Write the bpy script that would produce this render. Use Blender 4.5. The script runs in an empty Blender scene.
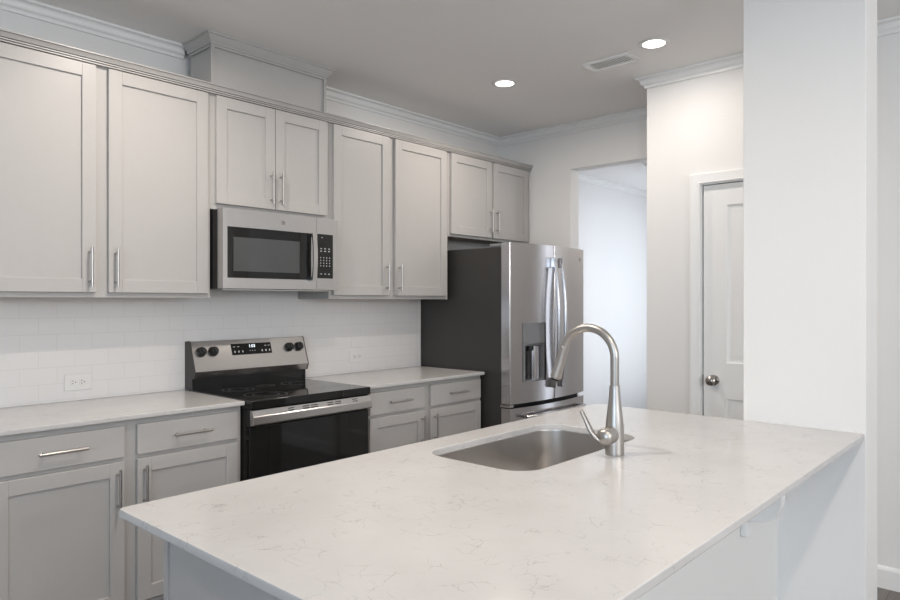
import bpy, bmesh, math
from mathutils import Vector, Matrix

R = math.radians
PI = math.pi
scene = bpy.context.scene
COL = scene.collection

# ------------------------------------------------------------------ camera
cam_d = bpy.data.cameras.new('camera')
cam_d.sensor_fit = 'HORIZONTAL'
cam_d.sensor_width = 36.0
cam_d.lens = 677.7 * 36.0 / 900.0
cam_d.shift_y = 1.5 / 900.0
cam_d.clip_start = 0.02
cam = bpy.data.objects.new('camera', cam_d)
cam.location = (0, 0, 1.38)
cam.rotation_euler = (R(90), 0, -R(48.015))
COL.objects.link(cam)
scene.camera = cam

# ------------------------------------------------------------------ world and light
world = bpy.data.worlds.new('world')
scene.world = world
world.use_nodes = True
wn = world.node_tree
wn.nodes['Background'].inputs[0].default_value = (0.80, 0.89, 1.0, 1)
wn.nodes['Background'].inputs[1].default_value = 1.0

def area(name, loc, rot, sx, sy, power, color, spread=180):
    d = bpy.data.lights.new(name, 'AREA')
    d.shape = 'RECTANGLE'
    d.size = sx
    d.size_y = sy
    d.energy = power
    d.color = color
    d.spread = R(spread)
    o = bpy.data.objects.new(name, d)
    o.location = loc
    o.rotation_euler = rot
    COL.objects.link(o)
    return o

COOL = (0.80, 0.90, 1.0)
# daylight entering through the window openings behind and left of the camera; the hall lamps are added
area('daylight_rear', (0.9, -3.66, 1.95), (R(126), 0, 0), 3.0, .95, 46, (1.0, 0.975, 0.945))
area('daylight_left', (-3.26, -1.2, 1.70), (R(88), 0, R(-90)), 2.5, 1.4, 42, (0.62, 0.80, 1.0))
area('added_hall_daylight', (7.20, 2.86, 1.40), (R(90), 0, 0), 1.9, 2.0, 9, (0.86, 0.91, 1.0))  # added unseen lamp that evens out the light on the hall wall
area('added_streak_light', (5.05, 1.69, 1.32), (R(90), 0, 0), .17, 2.2, 2.6, (0.80, 0.88, 1.0))  # added unseen lamp meant as a bright streak reflected in the refrigerator

scene.view_settings.view_transform = 'Standard'
scene.view_settings.look = 'None'
scene.view_settings.exposure = 0.83
scene.view_settings.gamma = 1.0
scene.view_settings.use_curve_mapping = False

# ------------------------------------------------------------------ materials
def new_mat(name):
    m = bpy.data.materials.new(name)
    m.use_nodes = True
    nt = m.node_tree
    return m, nt, nt.nodes['Principled BSDF']

def srgb(r, g, b):
    def f(c):
        c /= 255.0
        return c / 12.92 if c <= 0.04045 else ((c + 0.055) / 1.055) ** 2.4
    return (f(r), f(g), f(b), 1)

def coords(nt, scale=(1, 1, 1), rot=(0, 0, 0), loc=(0, 0, 0)):
    tc = nt.nodes.new('ShaderNodeTexCoord')
    mp = nt.nodes.new('ShaderNodeMapping')
    mp.inputs['Scale'].default_value = scale
    mp.inputs['Rotation'].default_value = rot
    mp.inputs['Location'].default_value = loc
    nt.links.new(tc.outputs['Object'], mp.inputs['Vector'])
    return mp.outputs[0]

def noise(nt, vec, scale, detail=4, rough=0.5, dist=0.0):
    n = nt.nodes.new('ShaderNodeTexNoise')
    n.inputs['Scale'].default_value = scale
    n.inputs['Detail'].default_value = detail
    n.inputs['Roughness'].default_value = rough
    n.inputs['Distortion'].default_value = dist
    nt.links.new(vec, n.inputs['Vector'])
    return n

def ramp(nt, fac, stops):
    r = nt.nodes.new('ShaderNodeValToRGB')
    e = r.color_ramp.elements
    e[0].position, e[0].color = stops[0]
    e[1].position, e[1].color = stops[-1]
    for p, c in stops[1:-1]:
        x = e.new(p)
        x.color = c
    nt.links.new(fac, r.inputs[0])
    return r.outputs[0]

def bump(nt, bsdf, height, strength, dist=0.001):
    b = nt.nodes.new('ShaderNodeBump')
    b.inputs['Strength'].default_value = strength
    b.inputs['Distance'].default_value = dist
    nt.links.new(height, b.inputs['Height'])
    nt.links.new(b.outputs[0], bsdf.inputs['Normal'])

def paint(name, col, rough, var=0.02, bs=0.05, scale=60):
    m, nt, b = new_mat(name)
    v = coords(nt)
    n = noise(nt, v, scale, 5)
    lo = tuple(c * (1 - var) for c in col[:3]) + (1,)
    hi = tuple(min(1, c * (1 + var)) for c in col[:3]) + (1,)
    nt.links.new(ramp(nt, n.outputs[0], [(0.3, lo), (0.7, hi)]), b.inputs['Base Color'])
    b.inputs['Roughness'].default_value = rough
    bump(nt, b, n.outputs[0], bs)
    return m

def metal(name, col, rough, stretch, aniso=0.5, bs=0.08):
    m, nt, b = new_mat(name)
    v = coords(nt, stretch)
    n = noise(nt, v, 1.0, 3, 0.6)
    b.inputs['Base Color'].default_value = col
    b.inputs['Metallic'].default_value = 1.0
    mr = nt.nodes.new('ShaderNodeMapRange')
    mr.inputs['To Min'].default_value = rough * 0.97
    mr.inputs['To Max'].default_value = rough * 1.03
    nt.links.new(n.outputs[0], mr.inputs[0])
    nt.links.new(mr.outputs[0], b.inputs['Roughness'])
    b.inputs['Anisotropic'].default_value = aniso
    bump(nt, b, n.outputs[0], bs, 0.0004)
    return m

M = {}
M['wall'] = paint('wall_paint', (0.80, 0.79, 0.775, 1), 0.55, 0.006, 0.03, 120)
M['ceiling'] = paint('ceiling_paint', (0.86, 0.85, 0.84, 1), 0.8, 0.006, 0.03, 120)
M['trim'] = paint('trim_paint', (0.83, 0.83, 0.82, 1), 0.30, 0.004, 0.01)
M['cabinet'] = paint('cabinet_paint', (0.455, 0.44, 0.425, 1), 0.36, 0.010, 0.015, 30)
M['cab_inside'] = paint('cabinet_raw_wood', (0.45, 0.36, 0.28, 1), 0.6, 0.06, 0.05, 20)
M['steel'] = metal('brushed_steel', (0.52, 0.505, 0.495, 1), 0.27, (2, 2, 260), 0.5, 0.01)
M['steel_v'] = metal('brushed_steel_fridge', (0.58, 0.565, 0.57, 1), 0.20, (2, 2, 260), 0.5, 0.01)
M['sink'] = metal('sink_steel', (0.62, 0.60, 0.58, 1), 0.33, (400, 4, 4), 0.3)
M['nickel'] = metal('brushed_nickel', (0.44, 0.42, 0.40, 1), 0.36, (20, 20, 500), 0.2, 0.04)
M['chrome'] = metal('satin_nickel_pull', (0.50, 0.48, 0.46, 1), 0.33, (40, 40, 40), 0.0, 0.02)
M['knob_metal'] = metal('aged_nickel', (0.42, 0.39, 0.36, 1), 0.2, (40, 40, 40), 0.0, 0.02)
M['plastic'] = paint('white_plastic', (0.80, 0.79, 0.77, 1), 0.25, 0.002, 0.0)
M['black'] = paint('black_plastic', (0.012, 0.012, 0.012, 1), 0.35, 0.1, 0.02)
M['dark'] = paint('dark_cavity', (0.02, 0.02, 0.02, 1), 0.6, 0.1, 0.02)
M['fridge_side'] = paint('charcoal_steel', (0.040, 0.037, 0.035, 1), 0.42, 0.04, 0.08, 300)
M['grey_plastic'] = paint('grey_plastic', (0.20, 0.20, 0.205, 1), 0.3, 0.02, 0.02)
M['mark'] = paint('pale_print', (0.62, 0.62, 0.62, 1), 0.4, 0.0, 0.0)

def glossy_black(name, col, rough=0.04, coat=0.0):
    m, nt, b = new_mat(name)
    n = noise(nt, coords(nt), 8, 2)
    lo = tuple(c * 0.95 for c in col) + (1,)
    nt.links.new(ramp(nt, n.outputs[0], [(0.3, lo), (0.7, tuple(col) + (1,))]), b.inputs['Base Color'])
    b.inputs['Roughness'].default_value = rough
    b.inputs['IOR'].default_value = 1.40
    return m
M['black_glass'] = glossy_black('black_glass', (0.010, 0.010, 0.010), 0.05)
M['micro_glass'] = glossy_black('smoked_window_glass', (0.075, 0.078, 0.08), 0.07)

def led(name, strength):
    m, nt, b = new_mat(name)
    b.inputs['Base Color'].default_value = (1, 1, 1, 1)
    b.inputs['Emission Color'].default_value = (1.0, 0.96, 0.90, 1)
    b.inputs['Emission Strength'].default_value = strength
    return m
M['led'] = led('led_lens', 2.4)
m, nt, b = new_mat('display_digits')
b.inputs['Emission Color'].default_value = (0.8, 0.9, 1, 1)
b.inputs['Emission Strength'].default_value = 0.9
M['digits'] = m

# quartz: off-white with short thin grey veins
m, nt, b = new_mat('quartz')
v = coords(nt)
n1 = noise(nt, v, 5.0, 6, 0.6)
mix = nt.nodes.new('ShaderNodeMix'); mix.data_type = 'VECTOR'
mix.inputs[0].default_value = 0.10
nt.links.new(v, mix.inputs[4]); nt.links.new(n1.outputs[1], mix.inputs[5])
vo = nt.nodes.new('ShaderNodeTexVoronoi'); vo.feature = 'DISTANCE_TO_EDGE'
vo.inputs['Scale'].default_value = 26.0
nt.links.new(mix.outputs[1], vo.inputs['Vector'])
vein = ramp(nt, vo.outputs['Distance'], [(0.0, (1, 1, 1, 1)), (0.030, (0, 0, 0, 1))])
n2 = noise(nt, v, 19.0, 4, 0.6)
mask = ramp(nt, n2.outputs[0], [(0.50, (0, 0, 0, 1)), (0.60, (1, 1, 1, 1))])
mul = nt.nodes.new('ShaderNodeMath'); mul.operation = 'MULTIPLY'
nt.links.new(vein, mul.inputs[0]); nt.links.new(mask, mul.inputs[1])
mul2 = nt.nodes.new('ShaderNodeMath'); mul2.operation = 'MULTIPLY'; mul2.inputs[1].default_value = 0.5
nt.links.new(mul.outputs[0], mul2.inputs[0])
n3 = noise(nt, v, 3.0, 6, 0.65)
basec = ramp(nt, n3.outputs[0], [(0.3, (0.52, 0.508, 0.497, 1)), (0.7, (0.575, 0.565, 0.555, 1))])
mc = nt.nodes.new('ShaderNodeMix'); mc.data_type = 'RGBA'
nt.links.new(mul2.outputs[0], mc.inputs[0])
nt.links.new(basec, mc.inputs[6])
mc.inputs[7].default_value = (0.27, 0.26, 0.255, 1)
nt.links.new(mc.outputs[2], b.inputs['Base Color'])
b.inputs['Roughness'].default_value = 0.17
b.inputs['IOR'].default_value = 1.45
M['quartz'] = m

# white subway tile on the wall (object coords: x along the wall, z up)
m, nt, b = new_mat('subway_tile')
v = coords(nt, (1, 1, 1), (R(90), 0, 0), (0.03, -1.362 % 0.0762, 0))
br = nt.nodes.new('ShaderNodeTexBrick')
br.inputs['Color1'].default_value = (0.79, 0.775, 0.765, 1)
br.inputs['Color2'].default_value = (0.80, 0.785, 0.775, 1)
br.inputs['Mortar'].default_value = (0.70, 0.68, 0.665, 1)
br.inputs['Scale'].default_value = 1.0
br.inputs['Mortar Size'].default_value = 0.0011
br.inputs['Mortar Smooth'].default_value = 0.3
br.inputs['Brick Width'].default_value = 0.1524
br.inputs['Row Height'].default_value = 0.0762
nt.links.new(v, br.inputs['Vector'])
nt.links.new(br.outputs['Color'], b.inputs['Base Color'])
b.inputs['Roughness'].default_value = 0.16
inv = nt.nodes.new('ShaderNodeMath'); inv.operation = 'SUBTRACT'; inv.inputs[0].default_value = 1.0
nt.links.new(br.outputs['Fac'], inv.inputs[1])
bump(nt, b, inv.outputs[0], 0.25, 0.001)
M['tile'] = m

# dark grey-brown plank floor
m, nt, b = new_mat('plank_floor')
v = coords(nt)
br = nt.nodes.new('ShaderNodeTexBrick')
br.inputs['Color1'].default_value = (0.15, 0.13, 0.115, 1)
br.inputs['Color2'].default_value = (0.20, 0.175, 0.16, 1)
br.inputs['Mortar'].default_value = (0.05, 0.04, 0.035, 1)
br.inputs['Scale'].default_value = 1.0
br.inputs['Mortar Size'].default_value = 0.0015
br.inputs['Brick Width'].default_value = 1.2
br.inputs['Row Height'].default_value = 0.15
nt.links.new(v, br.inputs['Vector'])
gv = coords(nt, (2, 40, 1))
g = noise(nt, gv, 1.0, 5, 0.65)
gr = ramp(nt, g.outputs[0], [(0.3, (0.65, 0.65, 0.65, 1)), (0.75, (1.1, 1.1, 1.1, 1))])
mm = nt.nodes.new('ShaderNodeMix'); mm.data_type = 'RGBA'; mm.blend_type = 'MULTIPLY'
mm.inputs[0].default_value = 1.0
nt.links.new(br.outputs['Color'], mm.inputs[6]); nt.links.new(gr, mm.inputs[7])
nt.links.new(mm.outputs[2], b.inputs['Base Color'])
b.inputs['Roughness'].default_value = 0.35
M['floor'] = m

# ------------------------------------------------------------------ mesh helpers
def B():
    return bmesh.new()

def box(bm, x0, x1, y0, y1, z0, z1, bev=0.0, seg=2):
    x0, x1 = min(x0, x1), max(x0, x1); y0, y1 = min(y0, y1), max(y0, y1); z0, z1 = min(z0, z1), max(z0, z1)
    vs = [bm.verts.new((x, y, z)) for z in (z0, z1) for y in (y0, y1) for x in (x0, x1)]
    fs = [(0, 2, 3, 1), (4, 5, 7, 6), (0, 1, 5, 4), (2, 6, 7, 3), (0, 4, 6, 2), (1, 3, 7, 5)]
    faces = [bm.faces.new([vs[i] for i in f]) for f in fs]
    if bev > 0:
        es = list({e for f in faces for e in f.edges})
        bmesh.ops.bevel(bm, geom=es, offset=bev, offset_type='OFFSET', segments=seg, profile=0.5, affect='EDGES', clamp_overlap=True)
    return bm

def prism(bm, pts, axis, a, b_):
    """polygon pts (u,v) extruded along axis from a to b_. axis x: (y,z); y: (x,z); z: (x,y)"""
    def P(u, v, w):
        return {'x': (w, u, v), 'y': (u, w, v), 'z': (u, v, w)}[axis]
    A = [bm.verts.new(P(u, v, a)) for u, v in pts]
    C = [bm.verts.new(P(u, v, b_)) for u, v in pts]
    n = len(pts)
    bm.faces.new(A[::-1]); bm.faces.new(C)
    for i in range(n):
        bm.faces.new([A[i], A[(i + 1) % n], C[(i + 1) % n], C[i]])
    return bm

def frame_at(d):
    d = d.normalized()
    up = Vector((0, 0, 1)) if abs(d.z) < 0.95 else Vector((1, 0, 0))
    u = d.cross(up).normalized()
    return u, u.cross(d).normalized()

def tube(bm, pts, rad, seg=16, flat=1.0, caps=True):
    """swept tube; rad scalar or list; flat squashes the second axis"""
    pts = [Vector(p) for p in pts]
    n = len(pts)
    if not isinstance(rad, (list, tuple)):
        rad = [rad] * n
    rings = []
    u = None
    for i, p in enumerate(pts):
        d = (pts[min(i + 1, n - 1)] - pts[max(i - 1, 0)]).normalized()
        if u is None:
            u, w = frame_at(d)
        else:
            u = (u - d * u.dot(d)).normalized()
            w = u.cross(d).normalized()
        rings.append([bm.verts.new(p + u * rad[i] * math.cos(t) + w * rad[i] * flat * math.sin(t))
                      for t in [2 * PI * k / seg for k in range(seg)]])
    for a, c in zip(rings, rings[1:]):
        for k in range(seg):
            bm.faces.new([a[k], a[(k + 1) % seg], c[(k + 1) % seg], c[k]])
    if caps:
        bm.faces.new(rings[0][::-1]); bm.faces.new(rings[-1])
    return bm

def lathe(bm, origin, axis, prof, seg=32):
    """prof: list of (radius, distance along axis)"""
    o = Vector(origin); ax = Vector(axis).normalized()
    u, w = frame_at(ax)
    rings = []
    for r, h in prof:
        if r < 1e-6:
            rings.append([bm.verts.new(o + ax * h)])
        else:
            rings.append([bm.verts.new(o + ax * h + (u * math.cos(t) + w * math.sin(t)) * r)
                          for t in [2 * PI * k / seg for k in range(seg)]])
    for a, c in zip(rings, rings[1:]):
        for k in range(seg):
            k2 = (k + 1) % seg
            if len(a) == 1 and len(c) == 1:
                continue
            if len(a) == 1:
                bm.faces.new([a[0], c[k2], c[k]])
            elif len(c) == 1:
                bm.faces.new([a[k], a[k2], c[0]])
            else:
                bm.faces.new([a[k], a[k2], c[k2], c[k]])
    if len(rings[0]) > 1:
        bm.faces.new(rings[0])
    if len(rings[-1]) > 1:
        bm.faces.new(rings[-1][::-1])
    return bm

def sweep_profile(bm, path, prof, side=1):
    """mitred moulding: path of (x,y), prof of (d,z) with d measured to the given side of the path"""
    n = len(path)
    P = [Vector(p) for p in path]
    rings = []
    for i in range(n):
        ds = []
        if i > 0:
            ds.append((P[i] - P[i - 1]).normalized())
        if i < n - 1:
            ds.append((P[i + 1] - P[i]).normalized())
        ns = [Vector((-d.y, d.x)) * side for d in ds]
        m_ = ns[0] if len(ns) == 1 else (ns[0] + ns[1]) / (1 + ns[0].dot(ns[1]))
        rings.append([bm.verts.new((P[i].x + m_.x * d, P[i].y + m_.y * d, z)) for d, z in prof])
    k = len(prof)
    for a, c in zip(rings, rings[1:]):
        for j in range(k):
            bm.faces.new([a[j], a[(j + 1) % k], c[(j + 1) % k], c[j]])
    bm.faces.new(rings[0]); bm.faces.new(rings[-1][::-1])
    return bm

def rrect(x0, y0, x1, y1, r, n=8):
    out = []
    if not isinstance(r, (list, tuple)):
        r = [r] * 4
    for (cx, cy, a0, q) in ((x0 + r[0], y0 + r[0], 180, r[0]), (x1 - r[1], y0 + r[1], 270, r[1]),
                            (x1 - r[2], y1 - r[2], 0, r[2]), (x0 + r[3], y1 - r[3], 90, r[3])):
        for k in range(n + 1):
            t = R(a0 + 90.0 * k / n)
            out.append((cx + q * math.cos(t), cy + q * math.sin(t)))
    return out

def loft(bm, loops, cap0=True, cap1=True):
    rings = [[bm.verts.new(p) for p in L] for L in loops]
    k = len(rings[0])
    for a, c in zip(rings, rings[1:]):
        for j in range(k):
            bm.faces.new([a[j], a[(j + 1) % k], c[(j + 1) % k], c[j]])
    if cap0:
        bm.faces.new(rings[0][::-1])
    if cap1:
        bm.faces.new(rings[-1])
    return rings

def thing(name, label, cat, loc=(0, 0, 0), group=None, kind=None):
    o = bpy.data.objects.new(name, None)
    o.empty_display_size = 0.1
    o.location = loc
    COL.objects.link(o)
    tag(o, label, cat, group, kind)
    return o

def tag(o, label=None, cat=None, group=None, kind=None):
    if label: o['label'] = label
    if cat: o['category'] = cat
    if group: o['group'] = group
    if kind: o['kind'] = kind
    return o

ORIG = {}
def obj(name, bm, mat, parent=None, origin=None, label=None, smooth=35, recalc=True):
    """link bm (world coordinates) as one mesh object; its origin is the parent's, or the given one"""
    if recalc:
        bmesh.ops.recalc_face_normals(bm, faces=bm.faces[:])
    o_w = Vector(origin) if origin is not None else Vector((0, 0, 0))
    p_w = ORIG.get(parent.name, None) if parent else None
    if parent and p_w is None:
        p_w = Vector(parent.location)
    if parent and origin is None:
        o_w = p_w
    bmesh.ops.translate(bm, verts=bm.verts[:], vec=-o_w)
    me = bpy.data.meshes.new(name)
    bm.to_mesh(me); bm.free()
    if mat: me.materials.append(mat)
    for p in me.polygons:
        p.use_smooth = True
    me.set_sharp_from_angle(angle=R(smooth))
    ob = bpy.data.objects.new(name, me)
    COL.objects.link(ob)
    wnm = ob.modifiers.new('weighted_normals', 'WEIGHTED_NORMAL')
    wnm.keep_sharp = True
    wnm.weight = 100
    ORIG[ob.name] = o_w
    if parent:
        ob.parent = parent
        ob.location = o_w - p_w
    else:
        ob.location = o_w
    if label: ob['label'] = label
    return ob

def structure(name, bm, mat, parent=None, label=None, cat=None):
    o = obj(name, bm, mat, parent)
    if parent is None:
        tag(o, label, cat, None, 'structure')
    return o

def text_bm(txt, size, mat4, depth=0.0004):
    cu = bpy.data.curves.new('lettering', 'FONT')
    cu.body = txt
    cu.size = size
    cu.align_x = 'CENTER'; cu.align_y = 'CENTER'
    cu.extrude = depth
    to = bpy.data.objects.new('lettering', cu)
    me = bpy.data.meshes.new_from_object(to)
    bm = B()
    bm.from_mesh(me)
    bpy.data.objects.remove(to); bpy.data.meshes.remove(me); bpy.data.curves.remove(cu)
    bmesh.ops.transform(bm, matrix=mat4, verts=bm.verts[:])
    return bm

# facing -Y text: local x -> +X, local y -> +Z, local z -> -Y
FACE_MY = Matrix(((1, 0, 0, 0), (0, 0, -1, 0), (0, 1, 0, 0), (0, 0, 0, 1)))
def face_my(x, y, z, tilt=0.0):
    return Matrix.Translation((x, y, z)) @ Matrix.Rotation(tilt, 4, 'X') @ FACE_MY

# ------------------------------------------------------------------ setting
W = 3.455       # kitchen wall plane
CZ = 2.725      # ceiling
XF = 4.445      # far wall
XP = 3.83       # pantry wall
OUTY, OUTX = -3.6, -3.2

structure('floor', box(B(), OUTX - .12, 8.6, OUTY - .12, 3.95, -0.12, 0.0), M['floor'], None, 'dark grey-brown plank floor', 'floor')
structure('ceiling', box(B(), OUTX - .12, 8.6, OUTY - .12, 3.95, CZ, CZ + .12), M['ceiling'], None, 'flat pale grey ceiling over the kitchen', 'ceiling')

wb = structure('wall_back', box(B(), OUTX, XF + .12, W, W + .12, 0, CZ), M['wall'], None, 'long white kitchen wall behind the cabinets', 'wall')
bm = B(); box(bm, 0.69, 3.484, W - .009, W - .0005, 0.9145, 1.40); box(bm, 1.725, 2.447, W - .009, W - .0005, 1.40, 1.46)
obj('tile_backsplash', bm, M['tile'], wb, label='white glossy subway tile backsplash')

bm = B()
box(bm, XF, XF + .12, 2.768, W, 0, CZ); box(bm, XF, XF + .12, 1.92, 2.768, 2.388, CZ); box(bm, XF, XF + .12, 1.745, 1.92, 0, CZ)
structure('wall_far', bm, M['wall'], None, 'white end wall with an uncased opening beside the refrigerator', 'wall')

DY0, DY1, DZ = 0.785, 1.527, 2.052
bm = B()
box(bm, XP, XP + .12, DY1, 1.850, 0, CZ); box(bm, XP, XP + .12, DY0, DY1, DZ, CZ); box(bm, XP, XP + .12, OUTY, DY0, 0, CZ)
box(bm, XP + .12, XF, 1.745, 1.850, 0, CZ)
structure('wall_right', bm, M['wall'], None, 'white wall holding the pantry door', 'wall')
structure('wall_pantry_back', box(B(), 4.70, 4.80, OUTY, 1.60, 0, CZ), M['wall'], None, 'wall inside the pantry', 'wall')

bm = B(); box(bm, 2.752, 2.952, .507, .926, 0, CZ, .004, 2)
structure('wall_pillar', bm, M['wall'], None, 'tall white wall end standing at the right end of the island', 'wall')
structure('wall_knee', box(B(), 0.745, 2.752, .80, .905, 0, .8925), M['wall'], None, 'low white wall under the island overhang', 'wall')

# unseen sides of the room, with window openings that let the daylight in
bm = B()
wx0, wx1, wz0, wz1 = -0.65, 2.45, 0.95, 2.48
box(bm, OUTX, wx0, OUTY - .12, OUTY, 0, CZ); box(bm, wx1, XP, OUTY - .12, OUTY, 0, CZ)
box(bm, wx0, wx1, OUTY - .12, OUTY, 0, wz0); box(bm, wx0, wx1, OUTY - .12, OUTY, wz1, CZ)
structure('wall_rear', bm, M['wall'], None, 'white rear wall with a wide window', 'wall')
bm = B()
ly0, ly1 = -2.5, 0.1
box(bm, OUTX - .12, OUTX, OUTY, ly0, 0, CZ); box(bm, OUTX - .12, OUTX, ly1, W + .12, 0, CZ)
box(bm, OUTX - .12, OUTX, ly0, ly1, 0, wz0); box(bm, OUTX - .12, OUTX, ly0, ly1, wz1, CZ)
structure('wall_left', bm, M['wall'], None, 'white left wall with a wide window', 'wall')
def window_frame(name, axis, a0, a1, c, lab):
    bm = B()
    def bar(p0, p1, z0, z1):
        if axis == 'x': box(bm, p0, p1, c - .02, c + .02, z0, z1)
        else: box(bm, c - .02, c + .02, p0, p1, z0, z1)
    g = .002
    w = .06
    bar(a0 + g, a1 - g, wz0 + g, wz0 + w); bar(a0 + g, a1 - g, wz1 - w, wz1 - g)
    n = 3
    for k in range(n + 1):
        p = a0 + g + (a1 - a0 - 2 * g - w) * k / n
        bar(p, p + w, wz0 + w, wz1 - w)
    bar(a0 + w, a1 - w, 1.42, 1.46)
    structure(name, bm, M['trim'], None, lab, 'window')
window_frame('window_1', 'x', wx0, wx1, OUTY - .03, 'white window frame in the rear wall')
window_frame('window_2', 'y', ly0, ly1, OUTX - .03, 'white window frame in the left wall')

# bright room beyond the opening
structure('wall_hall', box(B(), XF + .12, 8.5, 3.80, 3.92, 0, CZ), M['wall'], None, 'bright white wall seen through the opening beside the refrigerator', 'wall')
bm = B()
box(bm, XF + .12, 4.96, 1.62, 1.745, 0, CZ); box(bm, 5.14, 6.04, 1.62, 1.745, 0, CZ); box(bm, 4.96, 5.14, 1.62, 1.745, 0, .20); box(bm, 4.96, 5.14, 1.62, 1.745, 2.44, CZ)  # narrow slot added around the unseen streak lamp
structure('wall_hall_side', bm, M['wall'], None, 'side wall of the room beyond', 'wall')
bm = B()
box(bm, 6.04, 6.18, 1.62, 2.92, 0, CZ); box(bm, 6.18, 8.5, 2.80, 2.92, 0, .30); box(bm, 6.18, 8.5, 2.80, 2.92, 2.45, CZ); box(bm, 8.22, 8.5, 2.80, 2.92, .30, 2.45)  # opening added around the unseen hall lamp
structure('wall_hall_corner', bm, M['wall'], None, 'white wall corner in the room beyond the opening', 'wall')
structure('wall_hall_end', box(B(), 8.5, 8.6, 1.62, 3.92, 0, CZ), M['wall'], None, 'end wall of the room beyond', 'wall')

# crown moulding
def crown_prof(top, drop, proj):
    t = top - .0005
    pts = [(0.0008, t - drop), (0.010, t - drop), (0.011, t - drop + .010)]
    n = 8
    for k in range(n + 1):          # S-curve
        u = k / n
        d = .016 + (proj - .026) * (u + 0.10 * math.sin(2 * PI * u))
        z = t - drop + .016 + (drop - .030) * (u - 0.10 * math.sin(2 * PI * u))
        pts.append((d, z))
    pts += [(proj - .004, t - .013), (proj, t - .011), (proj, t), (0.0008, t)]
    return pts
CP = crown_prof(CZ, .063, .052)
structure('trim_1', sweep_profile(B(), [(OUTX, W), (1.721, W)], CP, -1), M['trim'], None, 'white crown moulding left of the grey box above the microwave', 'moulding')
structure('trim_2', sweep_profile(B(), [(2.447, W), (XF, W), (XF, 1.850)], CP, -1), M['trim'], None, 'white crown moulding running around the far kitchen corner', 'moulding')
structure('trim_3', sweep_profile(B(), [(XF - .0, 1.850), (XP, 1.850), (XP, OUTY)], CP, -1), M['trim'], None, 'white crown moulding over the pantry door wall', 'moulding')
structure('trim_4', sweep_profile(B(), [(XF + .12, 3.80), (8.5, 3.80)], CP, -1), M['trim'], None, 'white crown moulding in the bright room beyond', 'moulding')
structure('trim_5', sweep_profile(B(), [(8.5, 2.92), (6.04, 2.92), (6.04, 1.745)], CP, -1), M['trim'], None, 'white crown moulding on the corner in the room beyond', 'moulding')
# baseboards
BP = [(0.0008, 0.0005), (.015, .0005), (.015, .082), (.012, .090), (.010, .098), (.006, .104), (.0008, .106)]
structure('baseboard_right', sweep_profile(B(), [(XP, .728), (XP, OUTY)], BP, -1), M['trim'], None, 'white baseboard at the foot of the pantry door wall', 'baseboard')
structure('baseboard_corner', sweep_profile(B(), [(XF - .001, 1.850), (XP, 1.850), (XP, 1.585)], BP, -1), M['trim'], None, 'white baseboard left of the pantry door', 'baseboard')

# pantry door
door = obj('door_1', B(), M['trim'], None, origin=(XP + .03, DY0 + .01, 0))
bpy.data.objects.remove(door)
def pantry_door():
    bm = B()
    y0, y1, z0, z1 = DY0 + .014, 1.513, .008, 2.040
    xf, xb = XP + .018, XP + .053
    st = .128
    panels = [(.24, .835), (1.035, 1.920)]
    box(bm, xf, xb, y0, y0 + st, z0, z1); box(bm, xf, xb, y1 - st, y1, z0, z1)
    zs = [z0] + [z for p in panels for z in p] + [z1]
    for k in range(0, len(zs), 2):
        box(bm, xf, xb, y0 + st, y1 - st, zs[k], zs[k + 1])
    for a, c in panels:            # moulded recess and raised field
        L = []
        for ins, dep in ((0, 0.0), (.010, .008), (.018, .011), (.030, .011), (.055, .004)):
            L.append([(xf + dep, y0 + st + ins, a + ins), (xf + dep, y1 - st - ins, a + ins),
                      (xf + dep, y1 - st - ins, c - ins), (xf + dep, y0 + st + ins, c - ins)])
        loft(bm, L, cap0=False, cap1=True)
        box(bm, xb - .01, xb - .002, y0 + st, y1 - st, a, c)
    d = structure('door_1', bm, M['trim'], None, 'white two-panel pantry door in the right wall', 'door')
    # knob
    k = B()
    kx, ky, kz = xf, 1.455, .935
    lathe(k, (kx - .0005, ky, kz), (-1, 0, 0), [(.030, 0), (.031, .003), (.028, .007), (.013, .010), (.0115, .028),
          (.018, .034), (.025, .041), (.0275, .050), (.0265, .058), (.020, .065), (.010, .068), (0, .0685)], 36)
    obj('door_knob', k, M['knob_metal'], d, label='round aged nickel knob')
    k = B(); box(k, xf - .003, xf + .02, 1.5135, 1.5185, .905, .962)
    obj('latch_plate', k, M['knob_metal'], d)
    # jamb and casing
    c = B()
    box(c, XP + .0005, XP + .119, 1.5195, DY1 - .0005, 0, DZ - .001)
    box(c, XP + .0005, XP + .119, DY0 + .0005, DY0 + .009, 0, DZ - .001)
    box(c, XP + .0005, XP + .119, DY0 + .009, 1.5195, 2.0435, DZ - .001)
    obj('door_jamb', c, M['trim'], d)
    c = B()
    prof = [(0.0, 0.0), (0.0, .011), (.006, .014), (.010, .011), (.022, .012), (.034, .015), (.044, .017), (.054, .017), (.057, .014), (.057, 0)]
    iy0, iy1, iz = DY0 + .003, DY1 - .003, DZ - .003
    path = [(iy0, 0.0), (iy0, iz), (iy1, iz), (iy1, 0.0)]
    mit = [(-1, 0), (-1, 1), (1, 1), (1, 0)]
    rings = []
    for (py, pz), (my, mz) in zip(path, mit):
        rings.append([c.verts.new((XP - .0006 - t, py + my * q, pz + mz * q)) for q, t in prof])
    n = len(prof)
    for a, e in zip(rings, rings[1:]):
        for j in range(n):
            c.faces.new([a[j], a[(j + 1) % n], e[(j + 1) % n], e[j]])
    c.faces.new(rings[0]); c.faces.new(rings[-1])
    obj('door_casing', c, M['trim'], d, smooth=25)
pantry_door()

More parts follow.
